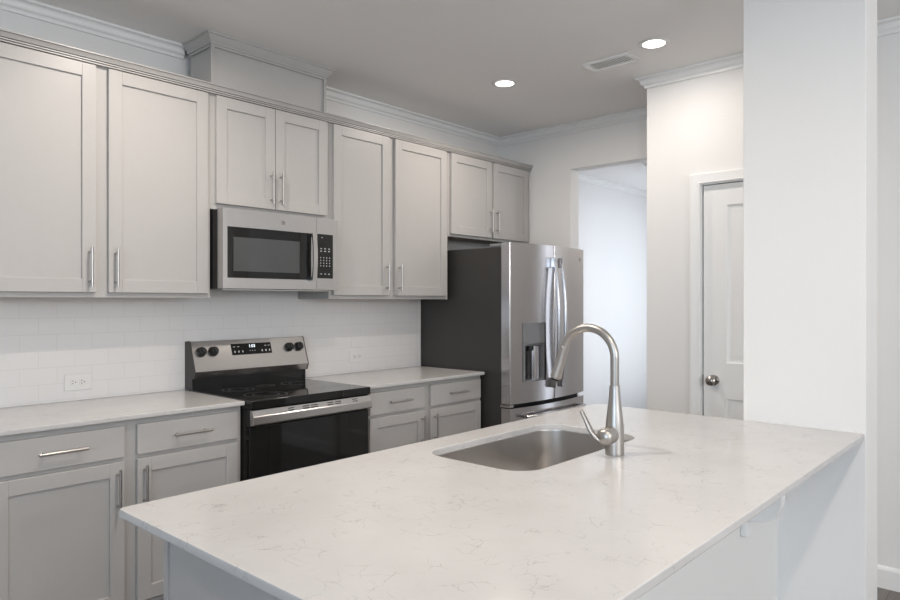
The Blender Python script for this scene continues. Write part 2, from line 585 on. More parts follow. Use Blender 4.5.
# ------------------------------------------------------------------ ceiling lights and vent
def downlight(x, y, label, power=8, spread=168):
    t = thing('recessed_light', label, 'ceiling light', (x, y, CZ), 'recessed ceiling lights')
    bm = B()
    lathe(bm, (x, y, CZ - .0006), (0, 0, -1), [(.0605, 0.0), (.079, 0.0), (.0795, .002), (.076, .005), (.067, .006), (.061, .005)], 48)
    obj('trim_ring', bm, M['plastic'], t)
    bm = B()
    lathe(bm, (x, y, CZ - .0008), (0, 0, -1), [(.0602, 0), (.0602, .0045), (.042, .0065), (0, .0075)], 40)
    obj('lens', bm, M['led'], t, label='glowing white lens')
    d = bpy.data.lights.new('downlight_beam', 'AREA')
    d.shape = 'DISK'; d.size = .11; d.energy = power; d.color = (1.0, 0.905, 0.815); d.spread = R(spread)
    lo = bpy.data.objects.new('downlight_beam', d)
    lo.location = (0, 0, -.012)
    COL.objects.link(lo); lo.parent = t
    return t
downlight(3.324, 2.539, 'glowing round recessed ceiling light nearer the refrigerator corner', 5.5, 178)
downlight(3.33, 1.570, 'glowing round recessed ceiling light beside the ceiling vent', 3, 178)
downlight(1.30, 1.556, 'round recessed ceiling light above the left end of the island', 8)
downlight(1.30, 2.516, 'round recessed ceiling light over the aisle in front of the left wall cabinets', 6)
downlight(1.20, -0.25, 'round recessed ceiling light behind the island overhang', 8)
downlight(-0.60, -0.25, 'added unseen ceiling light over the room behind the island, nearer the left wall', 4)  # unseen lamp added as fill for the wall cabinets
downlight(1.20, -2.10, 'added unseen ceiling light nearest the rear window', 4)  # added lamp out of view, brightens from the rear room
downlight(-0.60, -2.10, 'added unseen ceiling light nearest the rear left corner', 4)  # added lamp out of view, fills from the rear corner
downlight(5.55, 2.25, 'added unseen ceiling light in the bright room beyond the opening', 4)  # unseen lamp added to brighten the jamb of the opening

vt = thing('ceiling_vent', 'white rectangular slotted air vent on the ceiling between the two lit lights', 'vent', (3.43, 1.872, CZ))
bm = B()
vx0, vx1, vy0, vy1 = 3.347, 3.513, 1.723, 2.022
for a in ((vx0, vx0 + .035, vy0, vy1), (vx1 - .035, vx1, vy0, vy1), (vx0 + .035, vx1 - .035, vy0, vy0 + .035), (vx0 + .035, vx1 - .035, vy1 - .035, vy1)):
    box(bm, a[0], a[1], a[2], a[3], CZ - .005, CZ - .0006)
obj('vent_frame', bm, M['plastic'], vt)
obj('vent_backing', box(B(), vx0 + .03, vx1 - .03, vy0 + .03, vy1 - .03, CZ - .0018, CZ - .0008), M['grey_plastic'], vt, label='grey duct behind the slats')
for k in range(14):
    bm = B()
    y = vy0 + .044 + k * (vy1 - vy0 - .088) / 13
    prism(bm, [(y - .0048, CZ - .0044), (y - .0044, CZ - .0049), (y + .0048, CZ - .0042), (y + .0044, CZ - .0037)], 'x', vx0 + .035, vx1 - .035)
    obj('vent_slat', bm, M['plastic'], vt)

# ------------------------------------------------------------------ cabinets
def shaker(bm, x0, x1, z0, z1, yf, th=.020, st=.058, rec=.009):
    """door slab facing -Y with front plane yf"""
    bv = .0012
    box(bm, x0, x0 + st, yf, yf + th, z0, z1, bv, 1); box(bm, x1 - st, x1, yf, yf + th, z0, z1, bv, 1)
    box(bm, x0 + st, x1 - st, yf, yf + th, z0, z0 + st, bv, 1); box(bm, x0 + st, x1 - st, yf, yf + th, z1 - st, z1, bv, 1)
    box(bm, x0 + st - .004, x1 - st + .004, yf + rec, yf + th - .002, z0 + st - .004, z1 - st + .004)
    return bm

def pull(parent, x, yf, z, vertical=True, L=.172, cc=.128):
    bm = B()
    off = .032
    if vertical:
        tube(bm, [(x, yf - off, z - L / 2), (x, yf - off, z + L / 2)], .0058, 14)
        for s in (-1, 1):
            tube(bm, [(x, yf - .0002, z + s * cc / 2), (x, yf - off, z + s * cc / 2)], .0046, 12)
    else:
        tube(bm, [(x - L / 2, yf - off, z), (x + L / 2, yf - off, z)], .0058, 14)
        for s in (-1, 1):
            tube(bm, [(x + s * cc / 2, yf - .0002, z), (x + s * cc / 2, yf - off, z)], .0046, 12)
    return obj('handle', bm, M['chrome'], parent, label='slim satin nickel bar pull')

UF = W - .305          # upper face frame plane
UD = UF - .0205        # upper door front plane
def upper(name, label, x0, x1, z0, z1, doors, dz0, dz1, hz, open_bottom=None):
    t = thing(name, label, 'cabinet', ((x0 + x1) / 2, W - .15, z0), 'grey upper wall cabinets')
    bm = B()
    th = .018
    xa, xb = x0 + .0005, x1 - .0005
    box(bm, xa, xa + th, UF + .019, W - .0095, z0, z1); box(bm, xb - th, xb, UF + .019, W - .0095, z0, z1)
    box(bm, xa, xb, UF + .019, W - .0095, z1 - th, z1)
    box(bm, xa + th, xb - th, W - .016, W - .0095, z0 + .02, z1 - th)
    obj('carcass', bm, M['cabinet'], t)
    bm = B(); box(bm, xa + th, xb - th, UF + .019, W - .016, z0 + .012, z0 + .026)
    obj('bottom_panel', bm, M['cab_inside'], t, label='natural wood underside')
    bm = B()
    ds = sorted(doors)
    box(bm, xa, ds[0][0] + .015, UF, UF + .019, z0, z1, .0008, 1); box(bm, ds[-1][1] - .015, xb, UF, UF + .019, z0, z1, .0008, 1)
    box(bm, ds[0][0] + .015, ds[-1][1] - .015, UF, UF + .019, z0, dz0 + .015); box(bm, ds[0][0] + .015, ds[-1][1] - .015, UF, UF + .019, dz1 - .02, z1)
    if len(ds) == 2 and ds[1][0] - ds[0][1] > .01:
        box(bm, ds[0][1] - .012, ds[1][0] + .012, UF, UF + .019, dz0 + .015, dz1 - .02)
    obj('face_frame', bm, M['cabinet'], t)
    for i, (a, c) in enumerate(ds):
        d = obj('door', shaker(B(), a, c, dz0, dz1, UD), M['cabinet'], t)
        hx = c - .029 if i == 0 else a + .027
        pull(d, hx, UD, hz)
    return t

UT = 2.455
upper('wall_cabinet', 'tall grey two-door wall cabinet left of the microwave, nearest the camera', .690, 1.711, 1.398, UT, [(.709, 1.168), (1.220, 1.691)], 1.420, 2.412, 1.530)
upper('wall_cabinet', 'short grey two-door wall cabinet directly above the microwave', 1.711, 2.4495, 1.842, UT, [(1.736, 2.0755), (2.0795, 2.424)], 1.872, 2.412, 1.985)
upper('wall_cabinet', 'tall grey two-door wall cabinet between the microwave and the refrigerator', 2.4495, 3.474, 1.395, UT, [(2.472, 2.910), (2.962, 3.447)], 1.418, 2.412, 1.530)
upper('wall_cabinet', 'short grey two-door wall cabinet above the refrigerator', 3.474, 4.443, 1.832, UT, [(3.494, 3.945), (3.966, 4.412)], 1.850, 2.412, 1.975)

# moulding along the cabinet tops, dying into the far wall
bm = B()
Z0 = 2.417
prof = [(-.002, Z0), (.0206, Z0), (.0206, Z0 + .005), (.012, Z0 + .0055), (.012, Z0 + .0085), (.0235, Z0 + .009), (.0235, Z0 + .014), (.0145, Z0 + .0145), (.0145, Z0 + .0175), (.0255, Z0 + .018), (.029, Z0 + .025), (.034, Z0 + .031), (.0355, Z0 + .0335), (.030, Z0 + .034), (.030, Z0 + .0365), (.0385, Z0 + .037), (.0385, Z0 + .042), (-.002, Z0 + .042)]
prof = [(d + .0008 if d > 0 else .0008, z) for d, z in prof]
sweep_profile(bm, [(.6895, W - .012), (.6895, UF), (4.4435, UF)], prof, -1)
o = obj('cabinet_crown_moulding', bm, M['cabinet'], None, origin=(2.56, UF, Z0), smooth=25)
tag(o, 'thin grey stepped moulding running along the tops of all wall cabinets', 'moulding')

# grey box above the microwave cabinet (duct cover) reaching the ceiling
bx0, bx1, by = 1.726, 2.442, UF + .014
t = thing('duct_cover', 'grey panelled box with its own crown between the wall cabinets and the ceiling', 'cabinet box', ((bx0 + bx1) / 2, W - .15, 2.4595))
bm = B()
box(bm, bx0 + .010, bx1 - .010, by + .012, W - .058, 2.4598, CZ - .001)
obj('box_panel', bm, M['cabinet'], t)
bm = B()
sw = .016
for xx in (bx0, bx1 - sw):
    box(bm, xx, xx + sw, by, by + sw, 2.4598, CZ - .047)
box(bm, bx0 + sw, bx1 - sw, by, by + .006, CZ - .062, CZ - .047); box(bm, bx0, bx0 + .006, by + sw, W - .0585, CZ - .062, CZ - .047)
box(bm, bx1 - .006, bx1, by + sw, W - .0585, CZ - .062, CZ - .047)
obj('corner_trim', bm, M['cabinet'], t)
cp = [(0.0005, CZ - .050), (.007, CZ - .050), (.0075, CZ - .042), (.013, CZ - .036), (.022, CZ - .024), (.029, CZ - .013), (.030, CZ - .0105), (.037, CZ - .0095), (.038, CZ - .0008), (.0005, CZ - .0008)]
bm = sweep_profile(B(), [(bx0, W - .058), (bx0, by), (bx1, by), (bx1, W - .058)], cp, -1)
obj('crown', bm, M['cabinet'], t, smooth=25)

BF = W - .583
BD = BF - .0205
def base(name, label, x0, x1, cells, ztop=.8925):
    t = thing(name, label, 'cabinet', ((x0 + x1) / 2, W - .3, 0), 'grey base cabinets')
    bm = B()
    xa, xb = x0 + .0005, x1 - .0005
    box(bm, xa, xb, BF + .019, W - .012, .10, ztop); box(bm, xa, xb, BF + .075, W - .012, .0005, .10)
    obj('carcass', bm, M['cabinet'], t)
    bm = B()
    box(bm, xa, cells[0][0] + .013, BF, BF + .0188, .10, ztop, .0008, 1); box(bm, cells[-1][1] - .013, xb, BF, BF + .0188, .10, ztop, .0008, 1)
    box(bm, cells[0][1] - .013, cells[1][0] + .013, BF, BF + .0188, .10, ztop)
    for a, c in cells:
        for z0, z1 in ((.10, .14), (.715, .75), (.860, ztop)):
            box(bm, a + .013, c - .013, BF, BF + .0188, z0, z1)
    obj('face_frame', bm, M['cabinet'], t)
    for i, (a, c) in enumerate(cells):
        dr = obj('drawer', box(B(), a, c, BD, BD + .020, .742, .868, .0015, 1), M['cabinet'], t)
        pull(dr, (a + c) / 2, BD, .806, False)
        d = obj('door', shaker(B(), a, c, .128, .724, BD), M['cabinet'], t)
        pull(d, c - .029 if i == 0 else a + .027, BD, .612)
    return t
base('base_cabinet', 'grey base cabinet left of the range with two drawers over two doors', .690, 1.7145, [(.702, 1.174), (1.226, 1.690)])
base('base_cabinet', 'grey base cabinet between the range and the refrigerator', 2.450, 3.492, [(2.505, 2.942), (2.996, 3.474)])

def slab(bm, x0, y0, x1, y1, z0, z1, rad, e=.004, hole=None):
    def L(ins, z):
        rr = [max(.0015, q - ins) for q in rad]
        return [(x, y, z) for x, y in rrect(x0 + ins, y0 + ins, x1 - ins, y1 - ins, rr, 6)]
    loops = [L(e, z0), L(e * .3, z0 + e * .3), L(0, z0 + e), L(0, z1 - e), L(e * .3, z1 - e * .3), L(e, z1)]
    if hole is None:
        loft(bm, loops)
        return bm
    rings = loft(bm, loops, False, False)
    hx0, hy0, hx1, hy1, hr = hole
    def H(out, z):
        return [(x, y, z) for x, y in rrect(hx0 - out, hy0 - out, hx1 + out, hy1 + out, hr + out, 8)]
    hl = loft(bm, [H(e, z1), H(e * .3, z1 - e * .3), H(0, z1 - e), H(0, z0 + e), H(0, z0)], False, False)
    def edges(vs):
        out = []
        for i in range(len(vs)):
            e_ = bm.edges.get((vs[i], vs[(i + 1) % len(vs)]))
            out.append(e_)
        return out
    bmesh.ops.triangle_fill(bm, use_beauty=True, use_dissolve=False, edges=edges(rings[-1]) + edges(hl[0]))
    bmesh.ops.triangle_fill(bm, use_beauty=True, use_dissolve=False, edges=edges(rings[0]) + edges(hl[-1]))
    return bm

CT0, CT1 = .8935, .914
o = obj('countertop', slab(B(), .688, W - .620, 1.716, W - .0095, CT0, CT1, [.003] * 4), M['quartz'], None, origin=(1.2, W - .3, CT0))
tag(o, 'white quartz counter slab on the base cabinet left of the range', 'countertop', 'white quartz countertops')
o = obj('countertop', slab(B(), 2.4555, W - .620, 3.494, W - .0095, CT0, CT1, [.003] * 4), M['quartz'], None, origin=(2.98, W - .3, CT0))
tag(o, 'white quartz counter slab between the range and the refrigerator', 'countertop', 'white quartz countertops')

# outlets
def outlet(xc, zc, label):
    yb = W - .0096
    t = thing('wall_outlet', label, 'outlet', (xc, yb, zc), 'white wall outlets')
    bm = B(); box(bm, xc - .060, xc + .060, yb - .0055, yb, zc - .038, zc + .038, .002, 2)
    obj('cover_plate', bm, M['plastic'], t)
    for s in (-1, 1):
        cx = xc + s * .0195
        bm = B()
        loft(bm, [[(cx + x, yb - .0056 - d, zc + y) for x, y in rrect(-.0145 + i, -.017 + i, .0145 - i, .017 - i, .009, 6)] for i, d in ((0, 0), (0, .0012), (.0006, .0018))])
        r_ = obj('receptacle', bm, M['plastic'], t)
        bm = B()
        for dz in (-.0062, .0062):
            box(bm, cx - .0052 - .0035, cx - .0052 + .0035, yb - .00775, yb - .0076, zc + dz - .0012, zc + dz + .0012)
        lathe(bm, (cx + .0065, yb - .0076, zc), (0, -1, 0), [(.0026, 0), (.0026, .0002)], 12)
        obj('slots', bm, M['dark'], r_)
    bm = B(); lathe(bm, (xc, yb - .0056, zc), (0, -1, 0), [(.003, 0), (.0025, .0008), (0, .001)], 12)
    obj('screw', bm, M['plastic'], t)
outlet(1.203, 1.001, 'white horizontal outlet on the backsplash left of the range')
outlet(2.908, 1.018, 'white horizontal outlet on the backsplash between the range and the refrigerator')

# ------------------------------------------------------------------ microwave
def microwave():
    x0, x1, z0, z1 = 1.716, 2.424, 1.443, 1.8405
    yf, yb = 3.036, W - .010
    t = thing('microwave', 'stainless over-the-range microwave mounted under the short wall cabinet', 'microwave', ((x0 + x1) / 2, W - .2, z0))
    bm = B(); box(bm, x0 + .003, x1 - .003, yf + .0525, yb, z0, z1 - .003)
    obj('housing', bm, M['black'], t)
    xs = 2.273
    bow = lambda x: yf - .010 * (1 - ((x - (x0 + x1) / 2) / ((x1 - x0) / 2)) ** 2)
    wx0_, wx1_, wz0_, wz1_ = 1.740, 2.236, 1.497, 1.750
    # stainless door with window cut-out
    def panel(bm, xa, xb, za, zb, ya_off=0.0, thick=.052, n=10, r=.0):
        front = []
        for i in range(n + 1):
            x = xa + (xb - xa) * i / n
            front.append((x, bow(x) + ya_off))
        pts = front + [(xb, yf + thick), (xa, yf + thick)]
        prism(bm, pts, 'z', za, zb)
    bm = B()
    panel(bm, x0 + .001, wx0_, z0 + .002, z1 - .002, n=3); panel(bm, wx1_, xs - .001, z0 + .002, z1 - .002, n=2)
    panel(bm, wx0_, wx1_, z0 + .002, wz0_); panel(bm, wx0_, wx1_, wz1_, z1 - .002)
    dr = obj('door', bm, M['steel'], t, smooth=20)
    bm = B(); panel(bm, wx0_ + .0002, wx1_ - .0002, wz0_ + .0002, wz1_ - .0002, .0015, .03)
    obj('door_glass', bm, M['black_glass'], dr, smooth=20)
    bm = B(); panel(bm, 1.773, 2.160, 1.531, 1.700, .0008, .001)
    obj('door_window', bm, M['micro_glass'], dr, label='smoked grey window pane', smooth=20)
    # vertical handle at the right edge of the door
    bm = B()
    hx = 2.240
    outer, inner = [], []
    for k in range(17):
        u = k / 16
        z = 1.490 + (1.752 - 1.490) * u
        y = bow(hx) - .026 - .010 * math.sin(PI * u)
        outer.append((y, z)); inner.append((y + .009, z))
    prism(bm, outer + inner[::-1], 'x', hx - .0135, hx + .0135)
    for z in (1.502, 1.740):
        box(bm, hx - .010, hx + .010, bow(hx) - .018, bow(hx) - .0003, z - .010, z + .010, .002, 1)
    obj('handle', bm, M['steel'], dr, label='curved vertical stainless handle')
    # control side
    bm = B()
    panel(bm, xs + .0008, x1 - .001, z0 + .002, z1 - .002, n=3)
    cs = obj('control_surround', bm, M['steel'], t, smooth=20)
    bm = B(); panel(bm, 2.278, 2.388, 1.508, 1.752, -.0012, -.0003, 3)
    cp_ = obj('control_panel', bm, M['black_glass'], t, smooth=20)
    def mk(x, z, w, h):
        y = bow(x) - .0021
        obj('key', box(B(), x - w / 2, x + w / 2, y - .0003, y + .0005, z - h / 2, z + h / 2), M['mark'], cp_)
    for r_ in range(2):
        for c_ in range(3):
            mk(2.303 + c_ * .028, 1.672 - r_ * .014, .011, .004)
    for r_ in range(4):
        for c_ in range(4):
            mk(2.300 + c_ * .021, 1.622 - r_ * .015, .005, .005)
    for c_ in range(3):
        mk(2.303 + c_ * .028, 1.532, .009, .004)
    mk(2.310, 1.733, .008, .003)
    # round badge
    lx, lz = 2.057, 1.793
    bm = B(); lathe(bm, (lx, bow(lx) - .0002, lz), (0, -1, 0), [(.0125, 0), (.0125, .0012), (.0108, .0015), (.0104, .0009), (0, .0009)], 32)
    bd = obj('badge', bm, M['knob_metal'], t, label='small round monogram badge')
    bm = text_bm('GE', .011, face_my(lx, bow(lx) - .0014, lz))
    obj('badge_letters', bm, M['grey_plastic'], bd)
    # underside vents
    bm = B()
    for k in range(2):
        xa = x0 + .10 + k * .30
        box(bm, xa, xa + .20, yf + .07, yf + .17, z0 - .004, z0 - .0005)
    obj('grease_filter', bm, M['dark'], t)
    bm = B(); box(bm, x0 + .02, x1 - .02, yf + .04, yf + .06, z0 - .006, z0 - .0005)
    obj('bottom_lip', bm, M['steel'], t)
microwave()

# ------------------------------------------------------------------ range
def stove():
    x0, x1 = 1.7185, 2.4460
    yb = W - .010
    yc = 2.779                     # cooktop front
    yd = 2.797                     # door front
    t = thing('range', 'freestanding electric range with black glass cooktop and stainless backguard', 'range', ((x0 + x1) / 2, W - .33, 0))
    bm = B(); box(bm, x0 + .003, x1 - .003, yd + .045, yb - .03, .05, .877); box(bm, x0 + .02, x1 - .02, yd + .10, yb - .05, .0005, .05)
    obj('body', bm, M['black'], t)
    bm = B()
    loft(bm, [[(x, y, z) for x, y in rrect(x0 + i, yc + i, x1 - i, yb - .058 - i, .006, 4)] for i, z in ((.004, .8775), (0, .880), (0, .913), (.003, .9175))])
    ck = obj('cooktop', bm, M['black_glass'], t)
    for (cx, cy, r_) in ((1.90, 2.945, .105), (2.29, 2.945, .080), (1.90, 3.205, .080), (2.29, 3.205, .105), (2.095, 3.25, .05)):
        bm = B()
        for q in (r_, r_ * .62):
            seg = 64
            A = [bm.verts.new((cx + q * math.cos(2 * PI * k / seg), cy + q * math.sin(2 * PI * k / seg), .9177)) for k in range(seg)]
            C = [bm.verts.new((cx + (q - .0022) * math.cos(2 * PI * k / seg), cy + (q - .0022) * math.sin(2 * PI * k / seg), .9177)) for k in range(seg)]
            for k in range(seg):
                bm.faces.new([A[k], A[(k + 1) % seg], C[(k + 1) % seg], C[k]])
        obj('burner_ring', bm, M['grey_plastic'], ck)
    # backguard: black riser, tilted stainless panel
    bm = B(); box(bm, x0 + .018, x1 - .014, W - .085, W - .0105, .918, .990)
    obj('backguard_riser', bm, M['black_glass'], t)
    yt, ym, yl = W - .066, W - .120, W - .106
    zt, zm, zl = 1.170, 1.012, .978
    bm = B()
    gx0, gx1 = x0 + .010, x1 - .002
    prism(bm, [(yb, zt - .004), (yt + .012, zt), (yt, zt - .003), (ym, zm), (yl, zl), (yb, zl)], 'x', gx0 + .0035, gx1 - .0035)
    bg = obj('backguard_panel', bm, M['steel'], t, smooth=15)
    for xx in (gx0, gx1 - .003):
        bm = B()
        prism(bm, [(yb, zt - .002), (yt + .010, zt + .002), (yt - .002, zt - .002), (ym - .002, zm), (yl - .002, zl - .002), (W - .088, zl - .004), (W - .088, .918), (yb, .918)], 'x', xx, xx + .003)
        obj('end_cap', bm, M['fridge_side'], t)
    tilt = math.atan2(yt - ym, zt - .003 - zm)            # lean of the face
    nrm = Vector((0, -math.cos(tilt), math.sin(tilt)))
    up = Vector((0, math.sin(tilt), math.cos(tilt)))
    def onface(x, z, off=0.0):
        u = (z - zm) / (zt - .003 - zm)
        return Vector((x, ym + (yt - ym) * u, z)) + nrm * off
    for x in (1.779, 1.848, 2.326, 2.394):
        bm = B()
        p = onface(x, 1.112, .0004)
        lathe(bm, p, nrm, [(.027, 0), (.027, .004), (.0245, .006), (.022, .024), (.020, .027), (0, .028)], 28)
        rot = Matrix((Vector((1, 0, 0)), up, nrm)).transposed().to_4x4()
        g = B(); box(g, -.0045, .0045, -.021, .021, .026, .036, .002, 1)
        bmesh.ops.transform(g, matrix=Matrix.Translation(p) @ rot @ Matrix.Rotation(R(20), 4, 'Z'), verts=g.verts[:])
        me = bpy.data.meshes.new('tmp'); g.to_mesh(me); g.free(); bm.from_mesh(me); bpy.data.meshes.remove(me)
        obj('knob', bm, M['black'], bg)
    rot = Matrix((Vector((1, 0, 0)), up, nrm)).transposed().to_4x4()
    def facebox(bm, xa, xb, za, zb, o0, o1):
        g = B()
        c = onface((xa + xb) / 2, (za + zb) / 2)
        h = (zb - za) / math.cos(tilt)
        box(g, -(xb - xa) / 2, (xb - xa) / 2, -h / 2, h / 2, o0, o1)
        bmesh.ops.transform(g, matrix=Matrix.Translation(c) @ rot, verts=g.verts[:])
        me = bpy.data.meshes.new('tmp'); g.to_mesh(me); g.free(); bm.from_mesh(me); bpy.data.meshes.remove(me)
    bm = B(); facebox(bm, 1.958, 2.208, 1.086, 1.146, .0004, .002)
    dp = obj('control_display', bm, M['black_glass'], t, label='black glass control display')
    def key(xx, w, za, zb_):
        g_ = B(); facebox(g_, xx - w, xx + w, za, zb_, .0021, .0025)
        obj('key', g_, M['mark'], dp)
    for xx in (1.975, 2.000, 2.172, 2.194):
        key(xx, .006, 1.128, 1.131)
    for xx in (1.975, 1.999, 2.023, 2.146, 2.170, 2.194):
        key(xx, .0035, 1.098, 1.108)
    for xx in (2.070, 2.085, 2.100):
        key(xx, .0025, 1.104, 1.107)
    c = onface(2.086, 1.130, .0024)
    bm = text_bm('1:03', .024, Matrix.Translation(c) @ rot, .0002)
    obj('clock_digits', bm, M['digits'], dp, label='lit white clock digits')
    # oven door
    bm = B(); box(bm, x0 + .001, x1 - .001, yd, yd + .040, .245, .792, .004, 2)
    dr = obj('oven_door', bm, M['black_glass'], t)
    bm = B(); box(bm, x0 + .001, x1 - .001, yd + .004, yd + .040, .7935, .8745, .003, 2)
    obj('door_top', bm, M['black'], dr)
    # stainless handle band with a sloping top that carries vent slots
    yh = 2.768
    bm = B()
    prism(bm, [(yd + .002, .874), (yh + .013, .872), (yh + .0045, .8465), (yh + .001, .843), (yh, .838), (yh, .812), (yh + .003, .805), (yh + .010, .803), (yd - .0004, .803), (yd - .0004, .830), (yd + .002, .836)], 'x', x0 + .002, x1 - .002)
    hb = obj('door_handle', bm, M['steel'], dr, label='wide flat stainless handle band', smooth=25)
    sl = Vector((0, .0085, .0255)).normalized(); sn = Vector((0, -sl.z, sl.y))
    for (a, c_) in ((1.915, 1.950), (2.000, 2.040), (2.050, 2.090), (2.150, 2.190), (2.200, 2.240), (2.315, 2.350)):
        for u in (.005, .015):
            p = Vector((0, yh + .0045, .8465)) + sl * u
            vs = [p + sl * e + sn * o_ for e in (0, .0045) for o_ in (-.0002, .0004)]
            obj('vent_slot', prism(B(), [(vs[i].y, vs[i].z) for i in (0, 1, 3, 2)], 'x', a, c_), M['dark'], dr)
    for k in range(5):
        z = .810 + k * .0085
        obj('end_slot', box(B(), x0 + .0012, x0 + .0019, yh + .008, yh + .018, z, z + .004), M['dark'], dr)
    bm = B(); box(bm, x0 + .001, x1 - .001, yd, yd + .040, .060, .240, .004, 2)
    obj('storage_drawer', bm, M['steel'], t)
stove()

# ------------------------------------------------------------------ refrigerator
def fridge():
    x0, x1 = 3.512, 4.428
    yb, ybody = W - .025, 2.715
    t = thing('refrigerator', 'stainless french-door refrigerator with dark sides in the far corner', 'refrigerator', ((x0 + x1) / 2, W - .4, 0))
    bm = B(); box(bm, x0 + .004, x1 - .004, ybody, W - .004, .03, 1.738, .003, 1); box(bm, x0 + .03, x1 - .03, ybody + .05, yb - .05, .0005, .03)
    obj('cabinet', bm, M['fridge_side'], t, label='charcoal grey cabinet body')
    xm = (x0 + x1) / 2
    Yf = lambda x: 2.640 - .042 * (1 - min(1, abs((x - xm) / .449)) ** 2.2)
    ydb = ybody - .006
    def shell(xa, xb, za, zb, hole=None, nx=14, edge=.010):
        """bowed slab; rounded vertical edges; optional rectangular hole (xa,xb,za,zb) through its front"""
        bm = B()
        xs_ = [xa, xa + edge * .15, xa + edge * .5, xa + edge] + [xa + edge + (xb - xa - 2 * edge) * k / nx for k in range(1, nx)] + [xb - edge, xb - edge * .5, xb - edge * .15, xb]
        if hole: xs_ = sorted(set(xs_ + [hole[0], hole[1]]))
        zs_ = sorted([za, zb] + ([hole[2], hole[3]] if hole else []))
        def Y(x):
            d = min(x - xa, xb - x)
            y = Yf(x)
            if d < edge:
                y += edge * (1 - math.sqrt(max(0, 1 - (1 - d / edge) ** 2)))
            return y
        V = {}
        for i, x in enumerate(xs_):
            for j, z in enumerate(zs_):
                V[i, j] = bm.verts.new((x, Y(x), z))
        n, m_ = len(xs_), len(zs_)
        for i in range(n - 1):
            for j in range(m_ - 1):
                if hole and xs_[i] >= hole[0] - 1e-6 and xs_[i + 1] <= hole[1] + 1e-6 and zs_[j] >= hole[2] - 1e-6 and zs_[j + 1] <= hole[3] + 1e-6:
                    continue
                bm.faces.new([V[i, j], V[i + 1, j], V[i + 1, j + 1], V[i, j + 1]])
        Bk = {}
        for i in (0, n - 1):
            for j in range(m_):
                Bk[i, j] = bm.verts.new((xs_[i], ydb, zs_[j]))
        for j in range(m_ - 1):
            bm.faces.new([V[0, j], V[0, j + 1], Bk[0, j + 1], Bk[0, j]])
            bm.faces.new([V[n - 1, j], Bk[n - 1, j], Bk[n - 1, j + 1], V[n - 1, j + 1]])
        for j in (0, m_ - 1):
            bm.faces.new([V[i, j] for i in range(n)] + [Bk[n - 1, j], Bk[0, j]])
        bm.faces.new([Bk[0, j] for j in range(m_)] + [Bk[n - 1, j] for j in range(m_ - 1, -1, -1)])
        return bm
    dz0, dz1 = .712, 1.764
    hx0, hx1, hz0, hz1 = 3.628, 3.866, .848, 1.238
    ld = obj('door', shell(x0, xm - .0025, dz0, dz1, (hx0, hx1, hz0, hz1)), M['steel_v'], t, label='left stainless door with the dispenser', smooth=30)
    rd = obj('door', shell(xm + .0025, x1, dz0, dz1), M['steel_v'], t, label='right stainless door', smooth=30)
    # dispenser: control panel above a dark recess
    yo = Yf((hx0 + hx1) / 2) + .001
    bm = B(); box(bm, hx0 + .001, hx1 - .001, yo, yo + .02, 1.098, hz1 - .001, .002, 1)
    dsp = obj('dispenser', bm, M['grey_plastic'], ld, label='grey dispenser control panel over the recess')
    bm = B()
    ya, yb2 = yo + .003, ydb - .008
    g = .001
    box(bm, hx0 + g, hx0 + .012, ya, yb2, hz0 + g, 1.0975); box(bm, hx1 - .012, hx1 - g, ya, yb2, hz0 + g, 1.0975)
    box(bm, hx0 + .012, hx1 - .012, ya, yb2, hz0 + g, hz0 + .010); box(bm, hx0 + g, hx1 - g, yb2, yb2 + .004, hz0 + g, 1.0975)
    box(bm, hx0 + .012, hx1 - .012, yo + .021, yb2, 1.085, 1.0975)
    ob = obj('recess', bm, M['grey_plastic'], ld, label='dispenser recess')
    bm = B(); lathe(bm, (3.798, yb2 - .042, hz0 + .011), (0, 0, 1), [(.041, 0), (.041, .222)], 32)
    obj('back_column', bm, M['steel_v'], ld)
    bm = B(); box(bm, 3.72, 3.79, yo + .025, yo + .05, 1.05, 1.084, .004, 1)
    obj('spout', bm, M['dark'], ld)
    # freezer drawer
    fd = obj('freezer_drawer', shell(x0, x1, .06, .684), M['steel_v'], t, smooth=30)
    bm = B()
    pts = [(x0 + .10 + (x1 - x0 - .20) * k / 16,) for k in range(17)]
    tube(bm, [(x, Yf(x) - .045 - .012 * math.sin(PI * k / 16), .625) for k, (x,) in enumerate(pts)], .012, 14)
    for x in (x0 + .13, x1 - .13):
        box(bm, x - .012, x + .012, Yf(x) - .045, Yf(x) - .0005, .613, .637, .003, 1)
    obj('handle', bm, M['steel_v'], fd, label='horizontal freezer handle')
    # curved vertical door handles
    for par, hx in ((ld, xm - .043), (rd, xm + .040)):
        bm = B()
        hp = []
        for k in range(25):
            u = k / 24
            z = .800 + (1.672 - .800) * u
            hp.append((hx, Yf(hx) - .030 - .034 * math.sin(PI * u) ** .8, z))
        tube(bm, hp, .0135, 16, 1.0)
        for z, zz in ((.790, .86), (1.612, 1.682)):
            box(bm, hx - .0125, hx + .0125, Yf(hx) - .045, Yf(hx) - .0005, z, zz, .005, 2)
        obj('handle', bm, M['steel_v'], par, label='long bowed vertical stainless handle')
    # hinge covers
    for xx in (x0 + .008, x1 - .068):
        bm = B(); box(bm, xx, xx + .060, ybody - .05, ybody + .10, 1.7386, 1.762, .006, 2)
        obj('hinge_cover', bm, M['grey_plastic'], t)
    # black gasket strip between doors and body
    bm = B(); box(bm, x0 + .012, x1 - .012, ydb + .0005, ybody - .0005, .07, 1.736)
    obj('gasket', bm, M['black'], t)
    bm = B(); box(bm, x0 + .01, x1 - .01, 2.69, ydb, .6855, .7105)
    obj('center_gap_shade', bm, M['dark'], t)  # dark strip that paints in the shade between doors and drawer
    bm = B(); box(bm, x0 + .001, x0 + .045, 2.642, 2.72, .690, .706, .002, 1)
    obj('center_hinge', bm, M['chrome'], t)
